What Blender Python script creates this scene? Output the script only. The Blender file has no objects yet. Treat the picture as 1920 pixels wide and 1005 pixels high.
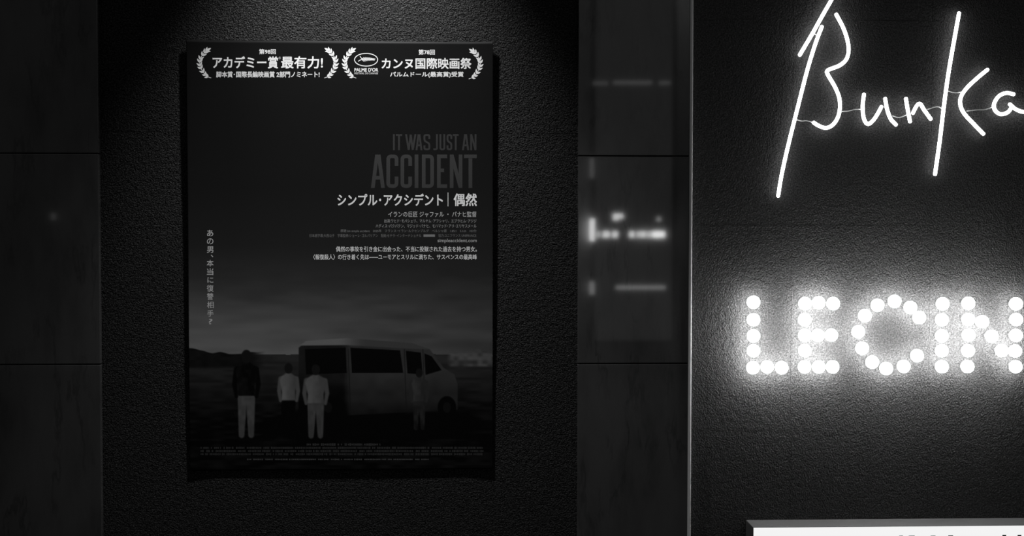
import bpy, bmesh, math, random
import numpy as np
from mathutils import Vector, Matrix

random.seed(7)
SC = bpy.context.scene
COL = SC.collection

# ------------------------------------------------------------------ camera
FPX, CX, CY = 2350.0, 960.0, 502.5
CAM = Vector((0.0, -3.03, 1.55))
YAW, PITCH, ROLL = (math.radians(a) for a in (2.183, -1.714, 0.064))
FWD = Vector((math.sin(YAW) * math.cos(PITCH), math.cos(YAW) * math.cos(PITCH), math.sin(PITCH)))
_r = Vector((math.cos(YAW), -math.sin(YAW), 0.0))
_u = _r.cross(FWD)
RIGHT = _r * math.cos(ROLL) + _u * math.sin(ROLL)
UP = _u * math.cos(ROLL) - _r * math.sin(ROLL)
cd = bpy.data.cameras.new('camera')
cd.sensor_width = 36.0
cd.lens = 36.0 * FPX / 1920.0
cd.clip_start = 0.02
cam = bpy.data.objects.new('camera', cd)
COL.objects.link(cam)
M = Matrix((RIGHT, UP, -FWD)).transposed().to_4x4()
M.translation = CAM
cam.matrix_world = M
SC.camera = cam

# ------------------------------------------------------------------ world, light, exposure
w = bpy.data.worlds.new('world')
SC.world = w
w.use_nodes = True
w.node_tree.nodes['Background'].inputs[0].default_value = (1, 1, 1, 1)
w.node_tree.nodes['Background'].inputs[1].default_value = 0.105
SC.view_settings.view_transform = 'Standard'
SC.view_settings.look = 'None'
SC.view_settings.gamma = 1.0
SC.view_settings.exposure = 0.0
SC.view_settings.use_curve_mapping = False

NEON_E = 7.0
BULB_E = 60.0
SPOT_W = 112.0


def at(px, py, Y=0.0):
    """Point on the plane y = Y seen through photo pixel (px, py)."""
    d = FWD * FPX + RIGHT * (px - CX) + UP * (CY - py)
    return CAM + d * ((Y - CAM.y) / d.y)


# downlight above the poster (just out of the frame), washing down the wall
sl = bpy.data.lights.new('poster_downlight', 'SPOT')
sl.energy = SPOT_W
sl.spot_size = math.radians(72)
sl.spot_blend = 1.0
sl.shadow_soft_size = 0.03
spot = bpy.data.objects.new('poster_downlight', sl)
COL.objects.link(spot)
p0 = at(672, 120)
spot.location = (p0.x, -0.27, 2.65)
tgt = Vector((p0.x, 0.0, p0.z - 0.15))
spot.rotation_euler = (tgt - spot.location).to_track_quat('-Z', 'Y').to_euler()

# added fill light, brightens the opposite wall that the polished marble reflects
OPP = -11.0
ll = bpy.data.lights.new('opposite_wall_fill', 'POINT')
ll.energy = 30.0
ll.shadow_soft_size = 0.15
lo = bpy.data.objects.new('opposite_wall_fill', ll)
lo.location = (2.3, OPP + 0.9, 4.45)
COL.objects.link(lo)


# ------------------------------------------------------------------ materials
def mat(name, base=(0.5,) * 3, rough=0.5, metal=0.0, spec=0.5):
    m = bpy.data.materials.new(name)
    m.use_nodes = True
    b = m.node_tree.nodes['Principled BSDF']
    b.inputs['Base Color'].default_value = (*base, 1)
    b.inputs['Roughness'].default_value = rough
    b.inputs['Metallic'].default_value = metal
    b.inputs['Specular IOR Level'].default_value = spec
    return m, m.node_tree, b


def emit(name, strength, col=(1, 1, 1)):
    m = bpy.data.materials.new(name)
    m.use_nodes = True
    nt = m.node_tree
    nt.nodes.clear()
    e = nt.nodes.new('ShaderNodeEmission')
    e.inputs[0].default_value = (*col, 1)
    e.inputs[1].default_value = strength
    o = nt.nodes.new('ShaderNodeOutputMaterial')
    nt.links.new(e.outputs[0], o.inputs[0])
    return m


def noise(nt, scale, detail=4, rough=0.55, vec=None, stretch=None):
    tc = nt.nodes.new('ShaderNodeTexCoord')
    src = tc.outputs['Object']
    if stretch:
        mp = nt.nodes.new('ShaderNodeMapping')
        mp.inputs['Scale'].default_value = stretch[0]
        mp.inputs['Rotation'].default_value = stretch[1]
        nt.links.new(src, mp.inputs[0])
        src = mp.outputs[0]
    n = nt.nodes.new('ShaderNodeTexNoise')
    n.inputs['Scale'].default_value = scale
    n.inputs['Detail'].default_value = detail
    n.inputs['Roughness'].default_value = rough
    nt.links.new(src, n.inputs['Vector'])
    return n


def ramp(nt, fac, stops):
    r = nt.nodes.new('ShaderNodeValToRGB')
    while len(r.color_ramp.elements) < len(stops):
        r.color_ramp.elements.new(0.5)
    for e, (p, c) in zip(r.color_ramp.elements, stops):
        e.position = p
        e.color = (c, c, c, 1)
    nt.links.new(fac, r.inputs[0])
    return r


def textured_black(name, base, rough, spec, bscale, bdist, contrast, stretch=None):
    m, nt, b = mat(name, (base,) * 3, rough, 0, spec)
    n1 = noise(nt, bscale, 2, 0.5, stretch=stretch)
    n2 = noise(nt, bscale * 0.3, 2, 0.5, stretch=stretch)
    mx = nt.nodes.new('ShaderNodeMath')
    mx.operation = 'MULTIPLY_ADD'
    mx.inputs[1].default_value = 0.8
    nt.links.new(n2.outputs[0], mx.inputs[0])
    nt.links.new(n1.outputs[0], mx.inputs[2])
    bp = nt.nodes.new('ShaderNodeBump')
    bp.inputs['Strength'].default_value = 1.0
    bp.inputs['Distance'].default_value = bdist
    nt.links.new(mx.outputs[0], bp.inputs['Height'])
    nt.links.new(bp.outputs[0], b.inputs['Normal'])
    n3 = noise(nt, bscale * 0.9, 2, 0.5)
    r = ramp(nt, n3.outputs[0], [(0.32, base * (1 - contrast)), (0.5, base), (0.68, base * (1 + 1.6 * contrast))])
    nt.links.new(r.outputs[0], b.inputs['Base Color'])
    return m


M_PLASTER = textured_black('rough_black_plaster', 0.0195, 0.60, 0.06, 300, 0.012, 0.9)
M_VINYL = textured_black('grained_black_vinyl', 0.037, 0.70, 0.06, 310, 0.0042, 0.42, ((1.0, 1.0, 0.8), (0, 0.5, 0)))

M_MARBLE, nt, b = mat('polished_dark_marble', (0.10,) * 3, 0.036, 0, 0.5)
n1 = noise(nt, 3.0, 6, 0.6, stretch=((3.2, 1, 1.0), (0, 0.55, 0)))
r1 = ramp(nt, n1.outputs[0], [(0.30, 0.030), (0.5, 0.050), (0.75, 0.062)])
n2 = noise(nt, 2.2, 8, 0.62, stretch=((5.5, 1, 1.2), (0, 0.5, 0)))
r2 = ramp(nt, n2.outputs[0], [(0.47, 1.0), (0.50, 0.65), (0.53, 1.0)])
n3 = noise(nt, 7.0, 2)
r3 = ramp(nt, n3.outputs[0], [(0.42, 0.0), (0.62, 1.0)])
vm = nt.nodes.new('ShaderNodeMix')
vm.data_type = 'RGBA'
nt.links.new(r3.outputs[0], vm.inputs[0])
vm.inputs[6].default_value = (1, 1, 1, 1)
nt.links.new(r2.outputs[0], vm.inputs[7])
mm = nt.nodes.new('ShaderNodeMix')
mm.data_type = 'RGBA'
mm.blend_type = 'MULTIPLY'
mm.inputs[0].default_value = 1
nt.links.new(r1.outputs[0], mm.inputs[6])
nt.links.new(vm.outputs[2], mm.inputs[7])
nt.links.new(mm.outputs[2], b.inputs['Base Color'])

M_JOINT, nt, b = mat('dark_joint_mortar', (0.012,) * 3, 0.9, 0, 0.1)
n = noise(nt, 120, 3)
nt.links.new(ramp(nt, n.outputs[0], [(0.3, 0.03), (0.7, 0.05)]).outputs[0], b.inputs['Base Color'])
M_TRIM, nt, b = mat('brushed_metal_trim', (0.52,) * 3, 0.45, 0.0, 0.4)
n = noise(nt, 30, 4, stretch=((20, 20, 1), (0, 0, 0)))
nt.links.new(ramp(nt, n.outputs[0], [(0.3, 0.30), (0.7, 0.44)]).outputs[0], b.inputs['Roughness'])
M_FRAME, nt, b = mat('grey_lightbox_metal', (0.20,) * 3, 0.5, 0.0, 0.4)
n = noise(nt, 200, 3)
nt.links.new(ramp(nt, n.outputs[0], [(0.3, 0.065), (0.7, 0.085)]).outputs[0], b.inputs['Base Color'])
M_SOCKET, nt, b = mat('black_socket', (0.03,) * 3, 0.5)
n = noise(nt, 150, 2)
nt.links.new(ramp(nt, n.outputs[0], [(0.3, 0.02), (0.7, 0.04)]).outputs[0], b.inputs['Base Color'])
M_WIRE, nt, b = mat('clear_wire', (0.55,) * 3, 0.35)
n = noise(nt, 100, 2)
nt.links.new(ramp(nt, n.outputs[0], [(0.3, 0.48), (0.7, 0.60)]).outputs[0], b.inputs['Base Color'])
M_NEON = emit('neon_tube_glow', NEON_E)
M_BULB = emit('globe_bulb_glow', BULB_E)
M_FACE = emit('lightbox_face_glow', 0.90)
M_FLOOR, nt, b = mat('dark_paving', (0.06,) * 3, 0.6)
n = noise(nt, 6, 5)
nt.links.new(ramp(nt, n.outputs[0], [(0.3, 0.02), (0.7, 0.035)]).outputs[0], b.inputs['Base Color'])
M_OPP, nt, b = mat('far_wall_render', (0.25,) * 3, 0.8)
n = noise(nt, 2, 5)
nt.links.new(ramp(nt, n.outputs[0], [(0.3, 0.42), (0.7, 0.55)]).outputs[0], b.inputs['Base Color'])
M_BACK, nt, b = mat('poster_paper_back', (0.6,) * 3, 0.8)
M_INK_DARK, nt, b = mat('dark_print', (0.06,) * 3, 0.6)

_inks = {}


def ink(v):
    """matt printing ink of reflectance v"""
    k = round(v, 3)
    if k not in _inks:
        m, nt, b = mat('print_ink', (k,) * 3, 0.55, 0, 0.06)
        n = noise(nt, 900, 2)
        nt.links.new(ramp(nt, n.outputs[0], [(0.3, k * 0.95), (0.7, min(1, k * 1.05))]).outputs[0], b.inputs['Base Color'])
        _inks[k] = m
    return _inks[k]


# ------------------------------------------------------------------ mesh helpers
def link(name, me, material=None, parent=None):
    o = bpy.data.objects.new(name, me)
    COL.objects.link(o)
    if material and me is not None and len(me.materials) == 0:
        me.materials.append(material)
    if parent is not None:
        o.parent = parent
        o.matrix_parent_inverse = Matrix.Translation(-Vector(parent.location)) if parent.location.length else Matrix()
    return o


def empty(name, loc):
    o = bpy.data.objects.new(name, None)
    o.empty_display_size = 0.05
    o.location = loc
    COL.objects.link(o)
    return o


def tag(o, label=None, cat=None, group=None, kind=None):
    for k, v in (('label', label), ('category', cat), ('group', group), ('kind', kind)):
        if v:
            o[k] = v
    return o


def pydata(name, V, F, smooth=False):
    me = bpy.data.meshes.new(name)
    me.from_pydata([tuple(v) for v in V], [], F)
    me.update()
    if smooth:
        me.polygons.foreach_set('use_smooth', [True] * len(me.polygons))
    return me


def box_mesh(name, lo, hi, bevel=0.0, seg=1):
    bm = bmesh.new()
    bmesh.ops.create_cube(bm, size=1)
    lo, hi = Vector(lo), Vector(hi)
    for v in bm.verts:
        v.co = Vector([(lo[i] + hi[i]) / 2 + v.co[i] * (hi[i] - lo[i]) for i in range(3)])
    if bevel:
        bmesh.ops.bevel(bm, geom=bm.edges[:], offset=bevel, segments=seg, affect='EDGES', profile=0.6)
    me = bpy.data.meshes.new(name)
    bm.to_mesh(me)
    bm.free()
    return me


def catmull(P, n=10):
    P = [Vector(p) for p in P]
    if len(P) < 3:
        return P
    out = []
    Q = [P[0] * 2 - P[1]] + P + [P[-1] * 2 - P[-2]]
    for i in range(1, len(Q) - 2):
        a, b_, c, d = Q[i - 1:i + 3]
        for k in range(n):
            t = k / n
            out.append(0.5 * ((2 * b_) + (c - a) * t + (2 * a - 5 * b_ + 4 * c - d) * t * t + (3 * b_ - a - 3 * c + d) * t ** 3))
    out.append(P[-1])
    return out


def tube_mesh(name, P, r, sides=12, round_caps=True):
    P = [Vector(p) for p in P]
    n = len(P)
    V, F = [], []
    rings = []
    for i in range(n):
        t = (P[min(i + 1, n - 1)] - P[max(i - 1, 0)]).normalized()
        rings.append((P[i], t, r))
    if round_caps:
        t0, t1 = rings[0][1], rings[-1][1]
        pre = [(P[0] - t0 * r * s, t0, r * math.sqrt(max(0.0, 1 - s * s)) + r * .05) for s in (0.95, 0.75, 0.4)]
        post = [(P[-1] + t1 * r * s, t1, r * math.sqrt(max(0.0, 1 - s * s)) + r * .05) for s in (0.4, 0.75, 0.95)]
        rings = pre + rings + post
    ref = Vector((0, 1, 0))
    for (c, t, rr) in rings:
        a = ref - t * ref.dot(t)
        if a.length < 1e-4:
            a = Vector((1, 0, 0)) - t * t.x
        a.normalize()
        b_ = t.cross(a)
        for k in range(sides):
            an = 2 * math.pi * k / sides
            V.append(c + (a * math.cos(an) + b_ * math.sin(an)) * rr)
    m = len(rings)
    for i in range(m - 1):
        for k in range(sides):
            k2 = (k + 1) % sides
            F.append((i * sides + k, i * sides + k2, (i + 1) * sides + k2, (i + 1) * sides + k))
    F.append(tuple(range(sides)))
    F.append(tuple((m - 1) * sides + k for k in range(sides))[::-1])
    return pydata(name, V, F, True)


# ------------------------------------------------------------------ setting
MAR = -0.014          # marble face stands this far in front of the wall sheets
floor = link('floor', box_mesh('floor', (-8, OPP - 0.3, -0.1), (10, 0.2, 0.0)), M_FLOOR)
tag(floor, kind='structure')
wall_back = link('wall_back', box_mesh('wall_back', (-4, 0.012, 0.0), (4.5, 0.25, 4.2)), M_JOINT)
tag(wall_back, kind='structure')
wall_opp = link('wall_opposite', box_mesh('wall_opposite', (-8, OPP - 0.25, 0.0), (10, OPP, 4.6)), M_OPP)
tag(wall_opp, kind='structure')

XL = at(186.5, 502, MAR).x            # left pillar edge
XM0 = at(1083.6, 502, MAR).x          # middle pillar left edge
XM1 = at(1291.2, 502, MAR).x          # middle pillar right edge = trim
XT1 = at(1298.3, 502, -0.02).x


def zat(px, py, Y=0.0):
    return at(px, py, Y).z


# textured sheets of the poster bay and of the sign bay, each a piece of its own
def sheets(xs, zs, material, parent):
    g = 0.0002
    for i in range(len(xs) - 1):
        for j in range(len(zs) - 1):
            dy = random.uniform(-0.0002, 0.0002)
            me = box_mesh('sheet', (xs[i] + g, dy, zs[j] + g), (xs[i + 1] - g, 0.0125, zs[j + 1] - g), 0.0003)
            link('sheet', me, material, parent)


zp = [0.0, zat(640, 1019), zat(640, 633), zat(250, 247), zat(250, 247) + 0.5, zat(250, 247) + 1.0, 4.2]
sheets([XL - 0.01, XM0 + 0.01], zp, M_PLASTER, wall_back)
zv = [0.0, zat(1600, 1188), zat(1600, 805), zat(1600, 422), zat(1600, 38), zat(1600, 38) + 0.49, zat(1600, 38) + 0.98, 4.2]
dxv = at(1742, 640).x - at(1483, 640).x
xs = [XM1 - 0.01, at(1483, 640).x, at(1742, 640).x] + [at(1742, 640).x + dxv * k for k in (1, 2, 3, 4)]
sheets(xs, zv, M_VINYL, wall_back)


# polished marble pillars
def pillar(name, x0, x1, cols, zs):
    o = link(name, box_mesh(name, (x0 + 0.003, 0.001, 0.0), (x1 - 0.003, 0.03, 4.2)), M_JOINT)
    tag(o, kind='structure')
    g = 0.0014
    xx = [x0] + cols + [x1]
    for i in range(len(xx) - 1):
        for j in range(len(zs) - 1):
            a = 0 if i == 0 else g
            me = box_mesh('marble_tile', (xx[i] + a, MAR, zs[j] + g), (xx[i + 1] - (0 if i == len(xx) - 2 else g), 0.004, zs[j + 1] - g), 0.0012, 2)
            t = link('marble_tile', me, M_MARBLE, o)
    return o


def rows(z1, z2):
    p = z1 - z2
    zs = [z2, z1]
    while zs[0] - p > 0.05:
        zs.insert(0, zs[0] - p)
    zs.insert(0, 0.0)
    while zs[-1] + p < 4.15:
        zs.append(zs[-1] + p)
    zs.append(4.2)
    return zs


pillar('wall_left', -2.6, XL, [XL - 0.62, XL - 1.24], rows(zat(100, 287.6, MAR), zat(100, 683.5, MAR)))
pillar('wall_middle', XM0, XM1, [], rows(zat(1185, 292.4, MAR), zat(1185, 681.9, MAR)))
trim = link('trim_1', box_mesh('trim_1', (XM1 + 0.0003, -0.017, 0.0), (XT1, 0.004, 4.2), 0.0034, 4), M_TRIM)
tag(trim, kind='structure')

# ------------------------------------------------------------------ poster
PY = -0.003
c4 = [at(351, 77, PY), at(922.5, 80.5, PY), at(356, 880, PY), at(926, 876, PY)]
pcx = sum(p.x for p in c4) / 4
pcz = sum(p.z for p in c4) / 4
PW, PH = 0.728, 1.030
PX0, PX1, PZ0, PZ1 = pcx - PW / 2, pcx + PW / 2, pcz - PH / 2, pcz + PH / 2


def sheet_y(x, z):
    """depth of the slightly curled paper"""
    u = (x - pcx) / (PW / 2)
    v = (z - pcz) / (PH / 2)
    e = np.clip((np.abs(u) - 0.72) / 0.28, 0, 1) ** 2
    return PY - 0.009 * e * (0.65 + 0.45 * v) - 0.0012 * (np.sin(v * 5 + u * 2) + 1) * 0.5


def s2l(v):
    v = np.asarray(v, float) / 255.0
    return np.where(v <= 0.04045, v / 12.92, ((v + 0.055) / 1.055) ** 2.4)


def proj(x, y, z):
    """numpy world -> photo pixel"""
    dx, dy, dz = x - CAM.x, y - CAM.y, z - CAM.z
    a = dx * FWD.x + dy * FWD.y + dz * FWD.z
    return (CX + FPX * (dx * RIGHT.x + dy * RIGHT.y + dz * RIGHT.z) / a,
            CY - FPX * (dx * UP.x + dy * UP.y + dz * UP.z) / a)


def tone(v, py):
    """ink reflectance for a grey level v (0-255) with the downlight falloff at py divided out"""
    return np.clip((s2l(v) - 0.0028) / np.interp(py, FALLOFF_Y, FALLOFF_K), 0.002, 0.85)


# downlight falloff from head to foot, divided out of the ink colours; one white ink for the whole award header
FALLOFF_Y = [80, 160, 161, 220, 320, 400, 500, 620, 780, 872]
FALLOFF_K = [1.48, 1.48, 1.40, 1.16, 0.80, 0.61, 0.455, 0.345, 0.25, 0.205]


# ---- picture: a plain dusk landscape with a parked van and a few standing people
def sm(a, b_, x):
    t = np.clip((x - a) / (b_ - a), 0, 1)
    return t * t * (3 - 2 * t)


def vnoise(x, y, seed):
    rng = np.random.RandomState(seed)
    T = rng.rand(64, 64)
    xi, yi = np.floor(x).astype(int), np.floor(y).astype(int)
    fx, fy = x - xi, y - yi
    fx, fy = fx * fx * (3 - 2 * fx), fy * fy * (3 - 2 * fy)
    g = lambda a, b_: T[a % 64, b_ % 64]
    return (g(xi, yi) * (1 - fx) + g(xi + 1, yi) * fx) * (1 - fy) + (g(xi, yi + 1) * (1 - fx) + g(xi + 1, yi + 1) * fx) * fy


def poly_mask(X, Y, pts, soft=1.0):
    """soft inside mask of a polygon"""
    inside = np.zeros(X.shape, bool)
    dist = np.full(X.shape, 1e9)
    n = len(pts)
    for i in range(n):
        x1, y1 = pts[i]
        x2, y2 = pts[(i + 1) % n]
        c = ((y1 > Y) != (y2 > Y))
        with np.errstate(divide='ignore', invalid='ignore'):
            xi = (x2 - x1) * (Y - y1) / (y2 - y1 + 1e-12) + x1
        inside ^= c & (X < xi)
        ex, ey = x2 - x1, y2 - y1
        t = np.clip(((X - x1) * ex + (Y - y1) * ey) / (ex * ex + ey * ey + 1e-9), 0, 1)
        dist = np.minimum(dist, np.hypot(X - x1 - t * ex, Y - y1 - t * ey))
    sd = np.where(inside, -dist, dist)
    return 1 - sm(-soft, soft, sd)


def ell(X, Y, cx, cy, rx, ry, soft=1.0):
    d = (np.hypot((X - cx) / rx, (Y - cy) / ry) - 1) * min(rx, ry)
    return 1 - sm(-soft, soft, d)


def cap(X, Y, x1, y1, x2, y2, r1, r2, soft=1.0):
    ex, ey = x2 - x1, y2 - y1
    t = np.clip(((X - x1) * ex + (Y - y1) * ey) / (ex * ex + ey * ey + 1e-9), 0, 1)
    return 1 - sm(-soft, soft, np.hypot(X - x1 - t * ex, Y - y1 - t * ey) - (r1 + (r2 - r1) * t))


def picture(X, Y):
    lr = np.clip((X - 353) / 572, 0, 1)
    v = np.interp(Y, [70, 110, 200, 350, 460, 520, 560, 600, 640, 660], [20, 23, 22, 23, 27, 36, 47, 59, 68, 70])
    v = v - lr * np.interp(Y, [450, 560, 640], [0, 9, 24])
    cl = vnoise(X / 95 + 3, Y / 17, 1) * .6 + vnoise(X / 40, Y / 9, 2) * .4
    v = v + (cl - .5) * np.interp(Y, [480, 560, 640], [0, 12, 16])
    # ground
    hz = 664 + 2 * vnoise(X / 30, Y * 0, 3)
    g = np.interp(Y, [660, 700, 760, 820, 880], [27, 25, 15, 11, 13])
    g = g + (vnoise(X / 24, Y / 5, 4) - .5) * 7 - (lr < .5) * 0 + lr * 4 * sm(690, 660, Y)
    v = np.where(Y > hz, g, v)
    # dark hills at left, pale rocks at right
    h1 = 655 + 5 * np.sin(X / 31.0) + 6 * vnoise(X / 18, X * 0, 5)
    m = sm(-1, 1, Y - h1) * (1 - sm(686, 694, Y)) * (1 - sm(470, 500, X))
    v = v * (1 - m) + (14 + 4 * vnoise(X / 12, Y / 6, 6)) * m
    h2 = 653 + 11 * vnoise(X / 14, X * 0, 7)
    m = sm(-1, 1, Y - h2) * (1 - sm(684, 690, Y)) * sm(835, 850, X)
    v = v * (1 - m) + (33 + 26 * vnoise(X / 9, Y / 7, 8)) * m
    # shadow under the van
    m = poly_mask(X, Y, [(470, 800), (560, 770), (880, 775), (915, 800), (820, 822), (560, 826)], 9)
    v = v * (1 - .75 * m) + 8 * .75 * m
    # van body
    m = poly_mask(X, Y, [(560, 652), (572, 642), (650, 636), (770, 644), (806, 655), (832, 690), (852, 702), (858, 720), (858, 768), (560, 784)], 1.2)
    body = 26 - 14 * sm(660, 640, X) + 8 * sm(740, 700, Y) - 10 * sm(740, 785, Y) + (vnoise(X / 17, Y / 11, 9) - .5) * 4
    v = v * (1 - m) + body * m
    m = poly_mask(X, Y, [(562, 648), (574, 639), (650, 634), (772, 643), (806, 655), (770, 654), (650, 647)], 1.0)
    v = v * (1 - m) + (42 + 26 * sm(690, 630, X)) * m
    for q in ([(657, 652), (750, 657), (756, 699), (660, 699)], [(761, 658), (789, 661), (792, 702), (764, 700)],
              [(796, 663), (809, 668), (828, 694), (798, 703)], [(572, 655), (648, 652), (650, 699), (574, 702)]):
        m = poly_mask(X, Y, q, 1.0)
        v = v * (1 - m) + 7 * m
    for x0 in (653, 758, 793):
        m = cap(X, Y, x0, 655, x0 + 4, 770, .6, .6, .7)
        v = v * (1 - m) + 18 * m
    for cx_ in (615, 838):
        m = ell(X, Y, cx_, 764, 17, 21, 1.5)
        v = v * (1 - m) + 7 * m
        m = ell(X, Y, cx_, 764, 8, 11, 1.5)
        v = v * (1 - m) + 15 * m

    # plain standing figures
    def person(v, x, top, bot, coat, legs, w_=1.0):
        H = bot - top
        hip = top + H * .52
        for s in (-1, 1):
            m = cap(X, Y, x + s * H * .045 * w_, hip, x + s * H * .055 * w_, bot - 3, H * .055 * w_, H * .032 * w_, 1.6)
            v = v * (1 - m) + (legs + 8 * (vnoise(X / 5, Y / 9, 12) - .5) - .08 * (Y - hip)) * m
            m = cap(X, Y, x + s * H * .108 * w_, top + H * .23, x + s * H * .135 * w_, top + H * .40, H * .036, H * .028, 1.6)
            m = np.maximum(m, cap(X, Y, x + s * H * .135 * w_, top + H * .40, x + s * H * .115 * w_, top + H * .54, H * .028, H * .02, 1.6))
            v = v * (1 - m) + coat * .82 * m
        m = poly_mask(X, Y, [(x - H * .035, top + H * .15), (x + H * .035, top + H * .15), (x + H * .10 * w_, top + H * .195), (x + H * .125 * w_, top + H * .25),
                             (x + H * .092 * w_, top + H * .42), (x + H * .10 * w_, hip + 2), (x - H * .10 * w_, hip + 2), (x - H * .092 * w_, top + H * .42),
                             (x - H * .125 * w_, top + H * .25), (x - H * .10 * w_, top + H * .195)], 1.8)
        v = v * (1 - m) + (coat * (1.05 - .25 * sm(-H * .1, H * .1, X - x)) + 7 * (vnoise(X / 6, Y / 8, 11) - .5)) * m
        m = ell(X, Y, x, top + H * .08, H * .058, H * .075, 1.2)
        v = v * (1 - m) + 17 * m
        return v
    v = person(v, 462, 655, 819, 13, 46)
    v = person(v, 541, 680, 812, 58, 10)
    v = person(v, 592, 682, 820, 55, 42, 1.15)
    v = person(v, 786, 690, 806, 34, 24)
    # fade to the dark credit strip
    return np.maximum(v, 6)


cols = np.linspace(PX0, PX1, 458)
rz = np.concatenate([np.linspace(PZ1, PZ1 - 0.56, 80, endpoint=False), np.linspace(PZ1 - 0.56, PZ0, 290)])
GX, GZ = np.meshgrid(cols, rz)
GY = sheet_y(GX, GZ)
nr, nc = GX.shape
idx = np.arange(nr * nc).reshape(nr, nc)
quads = np.stack([idx[:-1, :-1], idx[1:, :-1], idx[1:, 1:], idx[:-1, 1:]], -1).reshape(-1, 4)
pm = bpy.data.meshes.new('poster_sheet')
pm.vertices.add(nr * nc)
pm.vertices.foreach_set('co', np.stack([GX, GY, GZ], -1).astype(np.float32).ravel())
pm.loops.add(quads.size)
pm.loops.foreach_set('vertex_index', quads.astype(np.int32).ravel())
pm.polygons.add(len(quads))
pm.polygons.foreach_set('loop_start', np.arange(0, quads.size, 4, dtype=np.int32))
pm.polygons.foreach_set('loop_total', np.full(len(quads), 4, dtype=np.int32))
pm.update(calc_edges=True)
pm.polygons.foreach_set('use_smooth', np.ones(len(quads), bool))
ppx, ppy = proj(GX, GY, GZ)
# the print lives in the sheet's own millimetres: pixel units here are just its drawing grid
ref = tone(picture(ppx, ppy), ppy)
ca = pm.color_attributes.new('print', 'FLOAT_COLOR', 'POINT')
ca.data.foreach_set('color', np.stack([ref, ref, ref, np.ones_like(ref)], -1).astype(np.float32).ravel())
M_PRINT, nt, b = mat('poster_print', (0.02,) * 3, 0.55, 0, 0.06)
an = nt.nodes.new('ShaderNodeVertexColor')
an.layer_name = 'print'
nt.links.new(an.outputs[0], b.inputs['Base Color'])

poster = empty('poster', (pcx, 0.0, PZ0))
tag(poster, 'large dark film poster with white Japanese lettering pinned on rough black wall', 'poster')
psheet = link('poster_sheet', pm, M_PRINT, poster)
so = psheet.modifiers.new('thickness', 'SOLIDIFY')
so.thickness = 0.0004
so.offset = -1
so.use_rim = True


def on_sheet(pts, lift=0.00013):
    """drawing-grid pixels -> points printed on the curled sheet"""
    out = []
    for (x, y) in pts:
        p = at(x, y, PY)
        for _ in range(3):
            p = at(x, y, float(sheet_y(p.x, p.z)) - lift)
        out.append(p)
    return out


def text(s, x0, x1, y0, y1, val, bold=0.0, name='print_line', parent=None, fn=on_sheet, material=None):
    cu = bpy.data.curves.new('t', 'FONT')
    cu.body = s
    cu.resolution_u = 3
    ob = bpy.data.objects.new('t', cu)
    COL.objects.link(ob)
    dg = bpy.context.evaluated_depsgraph_get()
    me = bpy.data.meshes.new_from_object(ob.evaluated_get(dg))
    bpy.data.objects.remove(ob)
    bpy.data.curves.remove(cu)
    co = np.empty(len(me.vertices) * 3, np.float32)
    me.vertices.foreach_get('co', co)
    co = co.reshape(-1, 3)
    mn, mx = co.min(0), co.max(0)
    px = x0 + (co[:, 0] - mn[0]) / (mx[0] - mn[0]) * (x1 - x0)
    py = y1 - (co[:, 1] - mn[1]) / (mx[1] - mn[1]) * (y1 - y0)
    polys = [tuple(p.vertices) for p in me.polygons]
    bpy.data.meshes.remove(me)
    bp_ = bold * (y1 - y0) * 1.0
    sh = [(0, 0)] if bold < 0.002 else [(dx * bp_, dy * bp_) for dx in (-1, 0, 1) for dy in (-1, 1)]
    V, F = [], []
    for k, (dx, dy) in enumerate(sh):
        F += [tuple(i + len(V) for i in q) for q in polys]
        V += fn(list(zip(px + dx, py + dy)), 0.00013 + 0.000003 * k)
    me = pydata(name, V, F)
    if material is None:
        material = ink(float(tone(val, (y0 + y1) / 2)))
    return link(name, me, material, parent or poster)


def strokes(name, lines, width, val, py, parent=None, close=False, material=None):
    """flat printed strokes: polylines in drawing-grid pixels, mitred"""
    V, F = [], []
    for L in lines:
        wd = width
        if isinstance(L, tuple):
            L, wd = L
        P = [Vector((x, y)) for x, y in L]
        if wd < 0:                      # slanted stem cut level at both ends
            dx = -wd / 2 * (P[1] - P[0]).length / abs(P[1].y - P[0].y)
            F.append(tuple(range(len(V), len(V) + 4)))
            V += [P[0] - Vector((dx, 0)), P[0] + Vector((dx, 0)), P[1] + Vector((dx, 0)), P[1] - Vector((dx, 0))]
            continue
        cyc = (P[0] - P[-1]).length < 1e-6
        n = len(P)
        base = len(V)
        for i in range(n):
            if cyc:
                a, c = P[(i - 1) % (n - 1)], P[(i + 1) % (n - 1)]
            else:
                a, c = P[max(0, i - 1)], P[min(n - 1, i + 1)]
            d1 = (P[i] - a)
            d2 = (c - P[i])
            if d1.length < 1e-9:
                d1 = d2
            if d2.length < 1e-9:
                d2 = d1
            n1 = Vector((-d1.y, d1.x)).normalized()
            n2 = Vector((-d2.y, d2.x)).normalized()
            nn = (n1 + n2).normalized()
            k = 1 / max(0.5, nn.dot(n1))
            V += [P[i] + nn * wd / 2 * k, P[i] - nn * wd / 2 * k]
        for i in range(n - 1):
            F.append((base + 2 * i, base + 2 * i + 2, base + 2 * i + 3, base + 2 * i + 1))
    me = pydata(name, on_sheet([(v.x, v.y) for v in V]), F)
    return link(name, me, material or ink(float(tone(val, py))), parent or poster)


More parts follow.
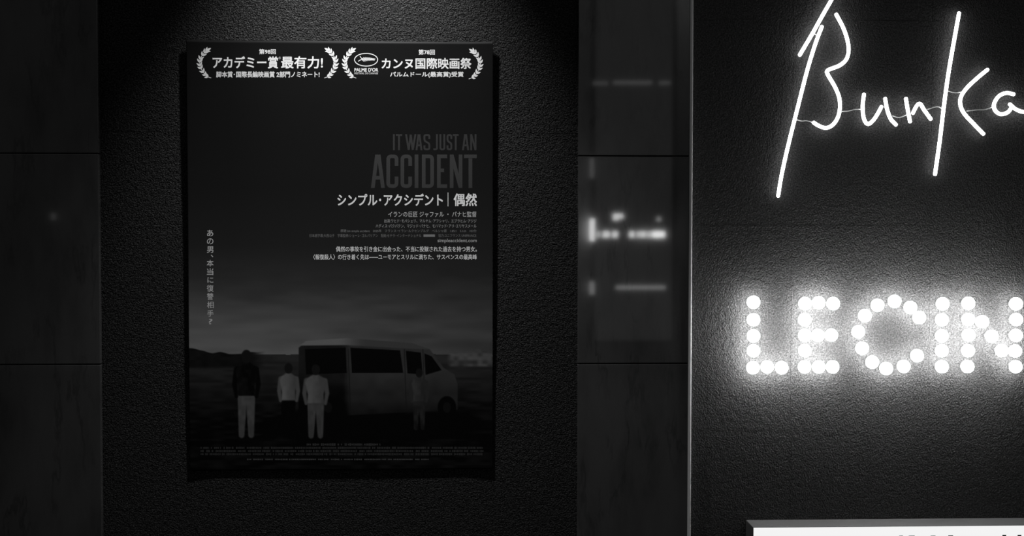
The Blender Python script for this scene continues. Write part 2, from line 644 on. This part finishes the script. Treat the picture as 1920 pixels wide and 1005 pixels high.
def leaf_mesh(name, leaves, stem, val, py, stem_w=1.1):
    """laurel branch: leaves (cx, cy, angle, length, width) and a stem polyline"""
    V, F = [], []
    for (x, y, a, ln, wd) in leaves:
        base = len(V)
        pts = []
        N = 7
        for k in range(N):
            t = k / (N - 1)
            pts.append((t * ln, wd / 2 * math.sin(math.pi * t ** 0.8)))
        for k in range(N - 2, 0, -1):
            t = k / (N - 1)
            pts.append((t * ln, -wd / 2 * math.sin(math.pi * t ** 0.8)))
        for (u, v) in pts:
            V.append((x + u * math.cos(a) - v * math.sin(a), y + u * math.sin(a) + v * math.cos(a)))
        F.append(tuple(range(base, base + len(pts))))
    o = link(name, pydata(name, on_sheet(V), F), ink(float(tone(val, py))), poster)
    if stem:
        strokes('stem', [stem], stem_w, val, py, parent=o)
    return o


# laurel branches
def laurel(xin, ytop, flip):
    """xin: px of the open (inner) side end of the branch"""
    f = 1 if flip else -1
    S = [(0, 55), (-9, 51), (-17, 41), (-21.5, 30), (-20.5, 19), (-13.5, 8), (-8.5, 3.5)]
    pts = [(p.x, p.y) for p in catmull([Vector((x, y, 0)) for x, y in S], 8)]
    W = lambda x, y: (xin - f * x, ytop + y)
    lv = []
    m = 10
    for i in range(m):
        k = int(5 + (len(pts) - 9) * i / (m - 1))
        x, y = pts[k]
        tx, ty = pts[k + 1][0] - x, pts[k + 1][1] - y
        a = math.atan2(ty, tx)
        for s, dl in ((0.66, 1.0), (-0.60, 0.95)):
            an = a + s
            ln = (9.4 if i > 1 else 8.0) * dl
            px_, py_ = W(x, y)
            dx, dy = math.cos(an), math.sin(an)
            lv.append((px_, py_, math.atan2(dy, -f * dx), ln, 3.5))
    x, y = pts[-1]
    px_, py_ = W(x, y)
    lv.append((px_, py_, math.atan2(-0.55, -f * 0.95), 9.5, 4.4))
    return leaf_mesh('laurel_branch', lv, [W(*p) for p in pts], 226, 118)


laurel(396, 91.3, False)
laurel(608, 91.3, True)
laurel(668, 91.5, False)
laurel(879, 93.0, True)

# heading, left award
text('第98回', 486, 517, 92, 101.5, 222, 0.02)
text('アカデミー賞', 399, 521, 106, 128, 226, 0.020)
text('®', 522.3, 526.5, 106.3, 111, 200, 0.0)
text('最有力!', 527.5, 605, 106, 128, 226, 0.020)
text('脚本賞･国際長編映画賞 2部門ノミネート!', 405.5, 599, 134, 145, 222, 0.022)
# heading, right award
text('第78回', 785, 815, 93, 102.5, 220, 0.02)
text('カンヌ国際映画祭', 716, 883.5, 109, 129, 226, 0.020)
text('パルムドール(最高賞)受賞', 731.5, 869, 134.5, 145.5, 222, 0.022)
emb = strokes('oval_emblem', [[(686.5 + 21.7 * math.cos(t), 112 + 11.9 * math.sin(t)) for t in [2 * math.pi * k / 48 for k in range(49)]]], 1.5, 222, 112)
lv = []
for i in range(9):
    x = 678.5 + i * 2.6
    y = 111.5 - 0.9 * math.sin(i / 8 * 3.0)
    lv.append((x, y, -0.80 + 0.05 * i, 6.6 - 0.3 * i, 1.35))
    lv.append((x, y, 0.75 - 0.03 * i, 6.8 - 0.3 * i, 1.35))
lv.append((700, 111, -0.1, 4.5, 1.8))
pal = leaf_mesh('palm_leaf', lv, [(671.5, 115), (674, 113.3), (678, 111.5), (690, 110.6), (702, 111)], 222, 112, 1.3)
strokes('stem', [[(675, 105.3), (677.5, 109), (681, 113)]], 1.2, 222, 112, parent=pal)
text("PALME D'OR", 664.7, 709, 127.6, 134.2, 222, 0.03)
text('FESTIVAL DE CANNES', 664.7, 709, 135.8, 139.2, 200, 0.012)

# condensed film title
R_ = [(math.cos(a), math.sin(a)) for a in [math.pi / 2 * k / 5 for k in range(6)]]


def glyph(ch, rx, ry):
    """centre-line strokes in the unit box, y up; rx, ry corner radii"""
    def arc(cx, cy, a0):
        return [(cx + rx * math.cos(a0 + math.pi / 2 * k / 5), cy + ry * math.sin(a0 + math.pi / 2 * k / 5)) for k in range(6)]
    H = math.pi / 2
    if ch == 'I':
        return [[(.5, 0), (.5, 1)]]
    if ch == 'T':
        return [[(0, 1), (1, 1)], [(.5, 0), (.5, 1)]]
    if ch == 'W':
        return [[(-.08, 1), (.25, 0)], [(.25, 0), (.5, 1)], [(.5, 1), (.75, 0)], [(.75, 0), (1.08, 1)]]
    if ch == 'A':
        return [[(0, 0), (.42, 1)], [(.58, 1), (1, 0)], [(.2, .28), (.8, .28)]]
    if ch == 'N':
        return [[(0, 0), (0, 1)], [(0, 1), (1, 0)], [(1, 0), (1, 1)]]
    if ch == 'E':
        return [[(1, 1), (0, 1), (0, 0), (1, 0)], [(0, .53), (.8, .53)]]
    if ch == 'D':
        return [[(0, 0), (0, 1)] + arc(1 - rx, 1 - ry, 0)[::-1] + arc(1 - rx, ry, -H)[::-1] + [(0, 0)]]
    if ch == 'C':
        return [[(1, .68)] + arc(1 - rx, 1 - ry, 0) + arc(rx, 1 - ry, H) + arc(rx, ry, 2 * H) + arc(1 - rx, ry, 3 * H) + [(1, .32)]]
    if ch == 'U':
        return [[(0, 1)] + arc(rx, ry, 2 * H) + arc(1 - rx, ry, 3 * H) + [(1, 1)]]
    if ch == 'J':
        return [[(1, 1)] + arc(1 - rx, ry, 3 * H)[::-1] + [(0, 0)]]
    if ch == 'S':
        return [[(1, .72)] + arc(1 - rx, 1 - ry, 0) + arc(rx, 1 - ry, H) + [(0, .70), (.12, .58), (.88, .42), (1, .30)] + arc(1 - rx, ry, 3 * H)[::-1] + arc(rx, ry, 2 * H)[::-1] + [(0, .28)]]


def title(name, items, y0, y1, t, val):
    L = []
    for ch, x0, x1 in items:
        ix0, ix1, iy0, iy1 = x0 + t / 2, x1 - t / 2, y0 + t / 2, y1 - t / 2
        w_, h_ = max(ix1 - ix0, 0.01), iy1 - iy0
        rr = min(w_ / 2, t * 0.75)
        for pl in glyph(ch, rr / w_, rr / h_):
            q = []
            for (u, v) in pl:
                y = iy1 - v * h_
                q.append([ix0 + u * w_, y])
            # free vertical ends reach the full cap height
            for e, o in ((0, 1), (-1, -2)):
                vert = abs(q[e][1] - q[o][1]) > 2 * abs(q[e][0] - q[o][0])
                if vert and abs(q[e][1] - iy1) < 0.01:
                    q[e][1] = y1
                if vert and abs(q[e][1] - iy0) < 0.01:
                    q[e][1] = y0
                if not vert and abs(q[e][0] - ix0) < 0.01 and ch in 'TEJ':
                    q[e][0] = x0
                if not vert and abs(q[e][0] - ix1) < 0.01 and ch in 'TE':
                    q[e][0] = x1
            slant = len(q) == 2 and abs(q[0][0] - q[1][0]) > 0.5 and abs(q[0][1] - q[1][1]) > 5
            if slant:
                for p in q:
                    p[1] = y1 if abs(p[1] - iy1) < abs(p[1] - iy0) else y0
            L.append(([tuple(p) for p in q], -t if slant else t))
    return strokes(name, L, t, val, (y0 + y1) / 2)


title('title_line', [('I', 736.3, 740.8), ('T', 742.3, 754), ('W', 760.8, 779.4), ('A', 779.2, 792), ('S', 794, 806.8), ('J', 812.6, 821),
                     ('U', 824, 834.8), ('S', 837.4, 848), ('T', 849, 860), ('A', 866.3, 879.6), ('N', 881.6, 893.4)], 251.5, 281.8, 3.5, 50)
title('title_line', [('A', 695.5, 721.5), ('C', 724.5, 747), ('C', 751, 772.5), ('I', 777, 785), ('D', 791, 813.7), ('E', 819.4, 838.4),
                     ('N', 843.4, 867), ('T', 870, 894)], 289.7, 352.5, 6.9, 50)
text('シンプル･アクシデント', 633, 830, 363.5, 385.5, 180, 0.018)
strokes('divider_bar', [[(840, 361), (840, 387)]], 1.3, 165, 375)
text('偶然', 851, 893.6, 363, 386, 182, 0.022)
text('イランの巨匠 ジャファル ・ パナヒ監督', 728, 893.4, 396.5, 407, 142, 0.004)
text('出演:ワヒド･モバシェリ、マルヤム･アフシャリ、エブラヒム･アジジ', 720.5, 893.4, 410.8, 417.6, 118, 0.0)
text('ハディス･パクバテン、マジッド･パナヒ、モハマッド･アリ･エリヤスメール', 704.5, 893.4, 420, 427.2, 118, 0.0)
text('原題:Un simple accident　2025年　フランス･イラン･ルクセンブルグ　ペルシャ語　1.85:1　5.1ch　103分', 638.5, 893.3, 430, 436.4, 92, 0.0)
text('日本語字幕:大西公子　字幕監修:ショーレ･ゴルパリアン　配給:セテラ･インターナショナル', 580.5, 790, 438.7, 444.8, 88, 0.0)
strokes('badge', [[(794, 441.8), (815.5, 441.8)]], 4.6, 92, 441)
text('協力:ユニフランス UNIFRANCE', 822, 893, 438.7, 444.6, 88, 0.0)
text('simpleaccident.com', 820.5, 893.8, 447.6, 456.2, 125, 0.008)
text('偶然の事故を引き金に出会った、不当に投獄された過去を持つ男女。', 630, 894, 462, 472, 168, 0.008)
text('〈報復殺人〉の行き着く先は――ユーモアとスリルに満ちた、サスペンスの最高峰', 587.5, 894, 476.8, 486.8, 168, 0.008)
for ch, y, h_, xo, wd in [('あ', 437, 12, 0, 11.5), ('の', 452.5, 11, 0, 12), ('男', 468, 12, 0, 12), ('、', 480, 4.5, 3.5, 4.5), ('本', 493.5, 12.5, 0, 12.5),
                          ('当', 509.5, 12.5, 0, 12), ('に', 525, 10.5, 0.5, 11), ('復', 540.5, 12.5, 0, 12.5), ('讐', 556, 12.5, 0, 12), ('相', 571.5, 12.5, 0.5, 12.5),
                          ('手', 587.5, 12, 0.5, 12), ('?', 603, 10, 1.0, 7)]:
    text(ch, 394 + xo - wd / 2, 394 + xo + wd / 2, y - h_ / 2, y + h_ / 2, 128, 0.008, name='print_character', material=ink(0.49))
# the tiny, illegible credit block along the foot of the sheet: just word-sized dashes
rng = random.Random(3)
for y, x0, x1, val, h_ in [(833.5, 575, 716, 31, 4.6), (839.8, 376, 908, 29, 4.3), (845.6, 376, 908, 29, 4.3), (851.6, 376, 908, 29, 4.3), (861.5, 463, 806, 38, 3.2)]:
    L = []
    x = x0
    while x < x1 - 3:
        n = rng.uniform(1.2, 3.4)
        L.append(([(x, y), (min(x + n, x1), y)], h_ * rng.uniform(.7, 1.0)))
        x += n + (rng.uniform(.5, .9) if rng.random() < .8 else rng.uniform(2, 5))
    o = strokes('credit_line', L, h_, val, y)
    o['kind'] = 'stuff'

# ------------------------------------------------------------------ neon handwriting
NY = -0.017


def crop_a(pts):
    return [(1290 + x / 2.513, y / 2.513) for x, y in pts]


neon = empty('neon_sign', at(1690, 300, 0.0))
tag(neon, 'white handwritten neon tube lettering reading Bunka on black wall', 'neon sign')
TUBES = [
    [(527, 258), (585, 160), (632, 76), (680, -8), (730, -96)],
    [(630, 127), (600, 207), (560, 338), (511, 530), (471, 690), (441, 825), (425, 922)],
    [(699, 69), (730, 128), (750, 185), (757, 238), (745, 281), (715, 308), (680, 322), (656, 334), (660, 354), (690, 405), (711, 455), (716, 505), (706, 553), (682, 588), (650, 603), (615, 592), (593, 578)],
    [(829, 446), (823, 500), (828, 556), (846, 584), (870, 570), (893, 537), (911, 504)],
    [(929, 466), (938, 515), (955, 560), (979, 587)],
    [(1027, 466), (1035, 515), (1046, 572)],
    [(1060, 532), (1078, 498), (1094, 490), (1112, 517), (1143, 560)],
    [(1277, 63), (1254, 190), (1228, 340), (1207, 490), (1186, 665), (1164, 820)],
    [(1410, 329), (1365, 366), (1315, 413), (1287, 455), (1283, 492), (1300, 533), (1340, 578), (1391, 630)],
    [(1533, 444), (1500, 438), (1465, 453), (1443, 487), (1446, 518), (1472, 538), (1505, 530), (1524, 508)],
    [(1517, 492), (1543, 514), (1580, 527), (1625, 522)],
]
for T in TUBES:
    pts = [at(x, y, NY) for x, y in crop_a(T)]
    cr = catmull(pts, 8)
    tb = link('tube', tube_mesh('tube', cr, 0.0044, 12), M_NEON, neon)
    for k in (int(len(cr) * .2), int(len(cr) * .8)):
        q = cr[k]
        link('standoff', tube_mesh('standoff', [q + Vector((0, 0.003, 0)), Vector((q.x, 0.0004, q.z))], 0.0024, 8, False), M_SOCKET, tb)
WIRES = [[(508, 563), (535, 570), (560, 569), (593, 579)], [(727, 525), (755, 523), (785, 516), (818, 515)], [(965, 546), (990, 553), (1012, 549), (1042, 535)],
         [(1130, 515), (1160, 505), (1182, 504), (1198, 515)], [(1226, 429), (1245, 435), (1268, 437), (1292, 433)], [(1315, 523), (1360, 518), (1400, 516), (1440, 503)],
         [(593, 154), (600, 163), (610, 166)]]
for W_ in WIRES:
    link('connecting_wire', tube_mesh('connecting_wire', catmull([at(x, y, NY + 0.004) for x, y in crop_a(W_)], 6), 0.0011, 8), M_WIRE, neon)

# ------------------------------------------------------------------ letters made of globe bulbs
BR = 0.0155
bm = bmesh.new()
bmesh.ops.create_uvsphere(bm, u_segments=28, v_segments=16, radius=BR)
bulb_me = bpy.data.meshes.new('bulb')
bm.to_mesh(bulb_me)
bm.free()
bulb_me.polygons.foreach_set('use_smooth', [True] * len(bulb_me.polygons))
bulb_me.materials.append(M_BULB)
BY = -0.027
sock_me = tube_mesh('socket', [Vector((0, 0.0135, 0)), Vector((0, 0.0185, 0)), Vector((0, -BY - 0.0004, 0))], 0.0085, 16, False)
sock_me.materials.append(M_SOCKET)
LET = {
    'L': [(235, 166), (235, 229), (235, 287), (235, 340), (233, 401), (284, 398), (336, 401)],
    'E': [(420, 171), (469, 168), (521, 171), (419, 229), (419, 285), (466, 285), (514, 284), (419, 340), (418, 398), (469, 398), (519, 398)],
    'C': [(830, 221), (798, 185), (741, 163), (680, 177), (635, 214), (611, 272), (625, 331), (661, 381), (711, 404), (774, 396), (822, 358)],
    'I': [(914, 172), (911, 229), (911, 287), (911, 340), (911, 397)],
    'N': [(1006, 170), (1006, 228), (1007, 284), (1005, 340), (1003, 397), (1056, 236), (1090, 288), (1126, 340), (1177, 172), (1178, 228), (1177, 285), (1174, 341), (1176, 397)],
}
WORDS = {'L': 'letter L of seven glowing white globe bulbs on black wall', 'E': 'letter E of eleven glowing white globe bulbs on black wall',
         'C': 'letter C, an open ring of glowing white globe bulbs', 'I': 'letter I, a single column of five glowing white globe bulbs',
         'N': 'letter N of glowing white globe bulbs with a diagonal row'}
for ch, pts in LET.items():
    wp = [at(1290 + x / 1.9143, 480 + y / 1.9143, BY) for x, y in pts]
    zc = min(p.z for p in wp)
    root = empty('bulb_letter', (sum(p.x for p in wp) / len(wp), 0.0, zc))
    tag(root, WORDS[ch], 'sign letter', 'bulb letters on the sign wall')
    for p in wp:
        bo = bpy.data.objects.new('bulb', bulb_me)
        COL.objects.link(bo)
        bo.parent = root
        bo.location = p - root.location
        s = bpy.data.objects.new('socket', sock_me)
        COL.objects.link(s)
        s.parent = bo

# ------------------------------------------------------------------ lightbox at the foot of the sign wall
LD = -0.083
f1 = at(1413, 989.6, LD)              # corner of the lit face
fx = fz = 0.0012
f0 = f1 + Vector((-fx, 0, fz))        # front top-left outer corner
LX1, LZ0 = f0.x + 0.95, f0.z - 0.62
box = empty('light_box', ((f0.x + LX1) / 2, 0.0, LZ0))
tag(box, 'wall lightbox with white glowing face and slim grey metal case', 'lightbox')
link('housing', box_mesh('housing', (f0.x + 0.0015, LD + 0.036, LZ0 + 0.0015), (LX1 - 0.0015, -0.0006, f0.z - 0.0015), 0.001), M_FRAME, box)
for lo_, hi_ in (((f0.x, LD, f1.z), (LX1, LD + 0.0375, f0.z)), ((f0.x, LD, LZ0), (LX1, LD + 0.0375, LZ0 + fz)),
                 ((f0.x, LD, LZ0 + fz), (f1.x, LD + 0.0375, f1.z)), ((LX1 - fx, LD, LZ0 + fz), (LX1, LD + 0.0375, f1.z))):
    link('frame_rail', box_mesh('frame_rail', lo_, hi_, 0.0004, 2), M_FRAME, box)
face = link('lit_face', box_mesh('lit_face', (f1.x, LD + 0.0015, LZ0 + fz), (LX1 - fx, LD + 0.034, f1.z)), M_FACE, box)
for x0, x1, yt, m_ in [(1879.5, 1886.5, 1003.0, M_INK_DARK), (1908, 1915, 1003.0, M_INK_DARK), (1686, 1693, 1004.4, M_INK_DARK), (1704, 1715, 1004.4, M_INK_DARK),
                       (1745, 1754, 1004.4, M_INK_DARK), (1778, 1787, 1004.0, M_INK_DARK)]:
    a = at(x0, yt, LD + 0.0012)
    c = at(x1, yt + 9, LD + 0.0012)
    link('print_mark', box_mesh('print_mark', (a.x, LD + 0.0012, c.z), (c.x, LD + 0.0016, a.z)), m_, face)

# ------------------------------------------------------------------ the far side of the street, seen as reflections in the polished marble
def mirror_at(px, py, y0):
    p = at(px, py, 2 * MAR - y0)
    return Vector((p.x, y0, p.z))


def glow_piece(name, px0, px1, py0, py1, strength, label, cat, group=None):
    """lamp with a rounded luminous cover on a shallow back plate, fixed to the far wall"""
    a = mirror_at(px0, py0, OPP + 0.06)
    c = mirror_at(px1, py1, OPP + 0.06)
    root = empty(name, ((a.x + c.x) / 2, OPP, c.z))
    bl = min(a.z - c.z, c.x - a.x) * 0.28
    link('lamp_cover', box_mesh('lamp_cover', (a.x, OPP + 0.02, c.z), (c.x, OPP + 0.11, a.z), min(bl, 0.03), 3), emit('far_lamp_glow', strength * 1.35), root)
    link('back_plate', box_mesh('back_plate', (a.x + 0.003, OPP + 0.0005, c.z + 0.003), (c.x - 0.003, OPP + 0.0198, a.z - 0.003), 0.002), M_FRAME, root)
    tag(root, label, cat, group)


FAR = 'lamps across the street'
glow_piece('tall_lamp', 1105.5, 1114.5, 410, 452, 13, 'tall upright lamp mirrored beside the lamp row in marble', 'lamp', FAR)
for x0, x1, s, lb in [(1119, 1125, 7, 'small dim lamp touching the tall upright lamp in mirrored row'),
                      (1130, 1143, 12, 'lamp between the small dim lamp and the one below the pair'),
                      (1148, 1158, 12, 'lamp directly below the paired lamps in mirrored row'),
                      (1180, 1189, 12, 'lamp standing alone after the dark gap in mirrored row'),
                      (1194, 1199, 9, 'narrow lamp between two rounder lamps in mirrored row'),
                      (1201, 1210, 12, 'round lamp flanked by a narrow lamp on each side in mirrored row'),
                      (1213, 1219, 9, 'narrow lamp next to the wide bright lamp in mirrored row'),
                      (1222, 1246, 17, 'wide bright lamp ending the row mirrored in marble')]:
    glow_piece('row_lamp', x0, x1, 433.5, 445.5, s, lb, 'lamp', FAR)
glow_piece('globe_lamp', 1150, 1159, 400.5, 413, 12, 'paired lamp mirrored above the lamp row in marble', 'lamp', FAR)
glow_piece('globe_lamp', 1160.5, 1168, 401, 410, 11, 'small paired lamp mirrored above the row, the lesser one', 'lamp', FAR)
glow_piece('globe_lamp', 1231.5, 1238.5, 407, 415, 4, 'faint single lamp mirrored above the wide bright lamp', 'lamp', FAR)
glow_piece('strip_light', 1155, 1247, 535.5, 542.5, 2.6, 'dim horizontal strip light mirrored low in the marble tile', 'strip light', FAR)
glow_piece('short_lamp', 1105.5, 1114, 528, 552, 2.6, 'dim short upright lamp mirrored beside the strip light', 'lamp', FAR)
glow_piece('upright_strip', 1106, 1113, 296, 334, 1.0, 'faint upright strip mirrored below the upper marble joint', 'strip light', FAR)
glow_piece('upper_strip', 1112, 1140, 153, 159, 0.7, 'faint short strip mirrored high in the upper marble tile', 'strip light', FAR)
glow_piece('upper_strip', 1150, 1222, 152, 158, 0.9, 'faint long strip mirrored high in the upper marble tile', 'strip light', FAR)
glow_piece('upper_strip', 1236, 1256, 153, 158, 0.9, 'faint end strip mirrored high in the upper marble tile', 'strip light', FAR)
glow_piece('wall_lamp', 98, 103, 400, 412, 0.5, 'faint small lamp mirrored in the left marble pillar', 'lamp', FAR)

# lit shop window on the far wall
a = mirror_at(1117, -12, OPP)
c = mirror_at(1258.5, 638, OPP)
win = link('window_1', box_mesh('window_1', (a.x - 0.05, OPP + 0.0005, c.z - 0.05), (c.x + 0.05, OPP + 0.008, a.z + 0.05), 0.003), M_FRAME)
tag(win, kind='structure')
link('window_pane', box_mesh('window_pane', (a.x, OPP + 0.0082, c.z), (c.x, OPP + 0.014, a.z)), emit('dim_window_glow', 0.20), win)
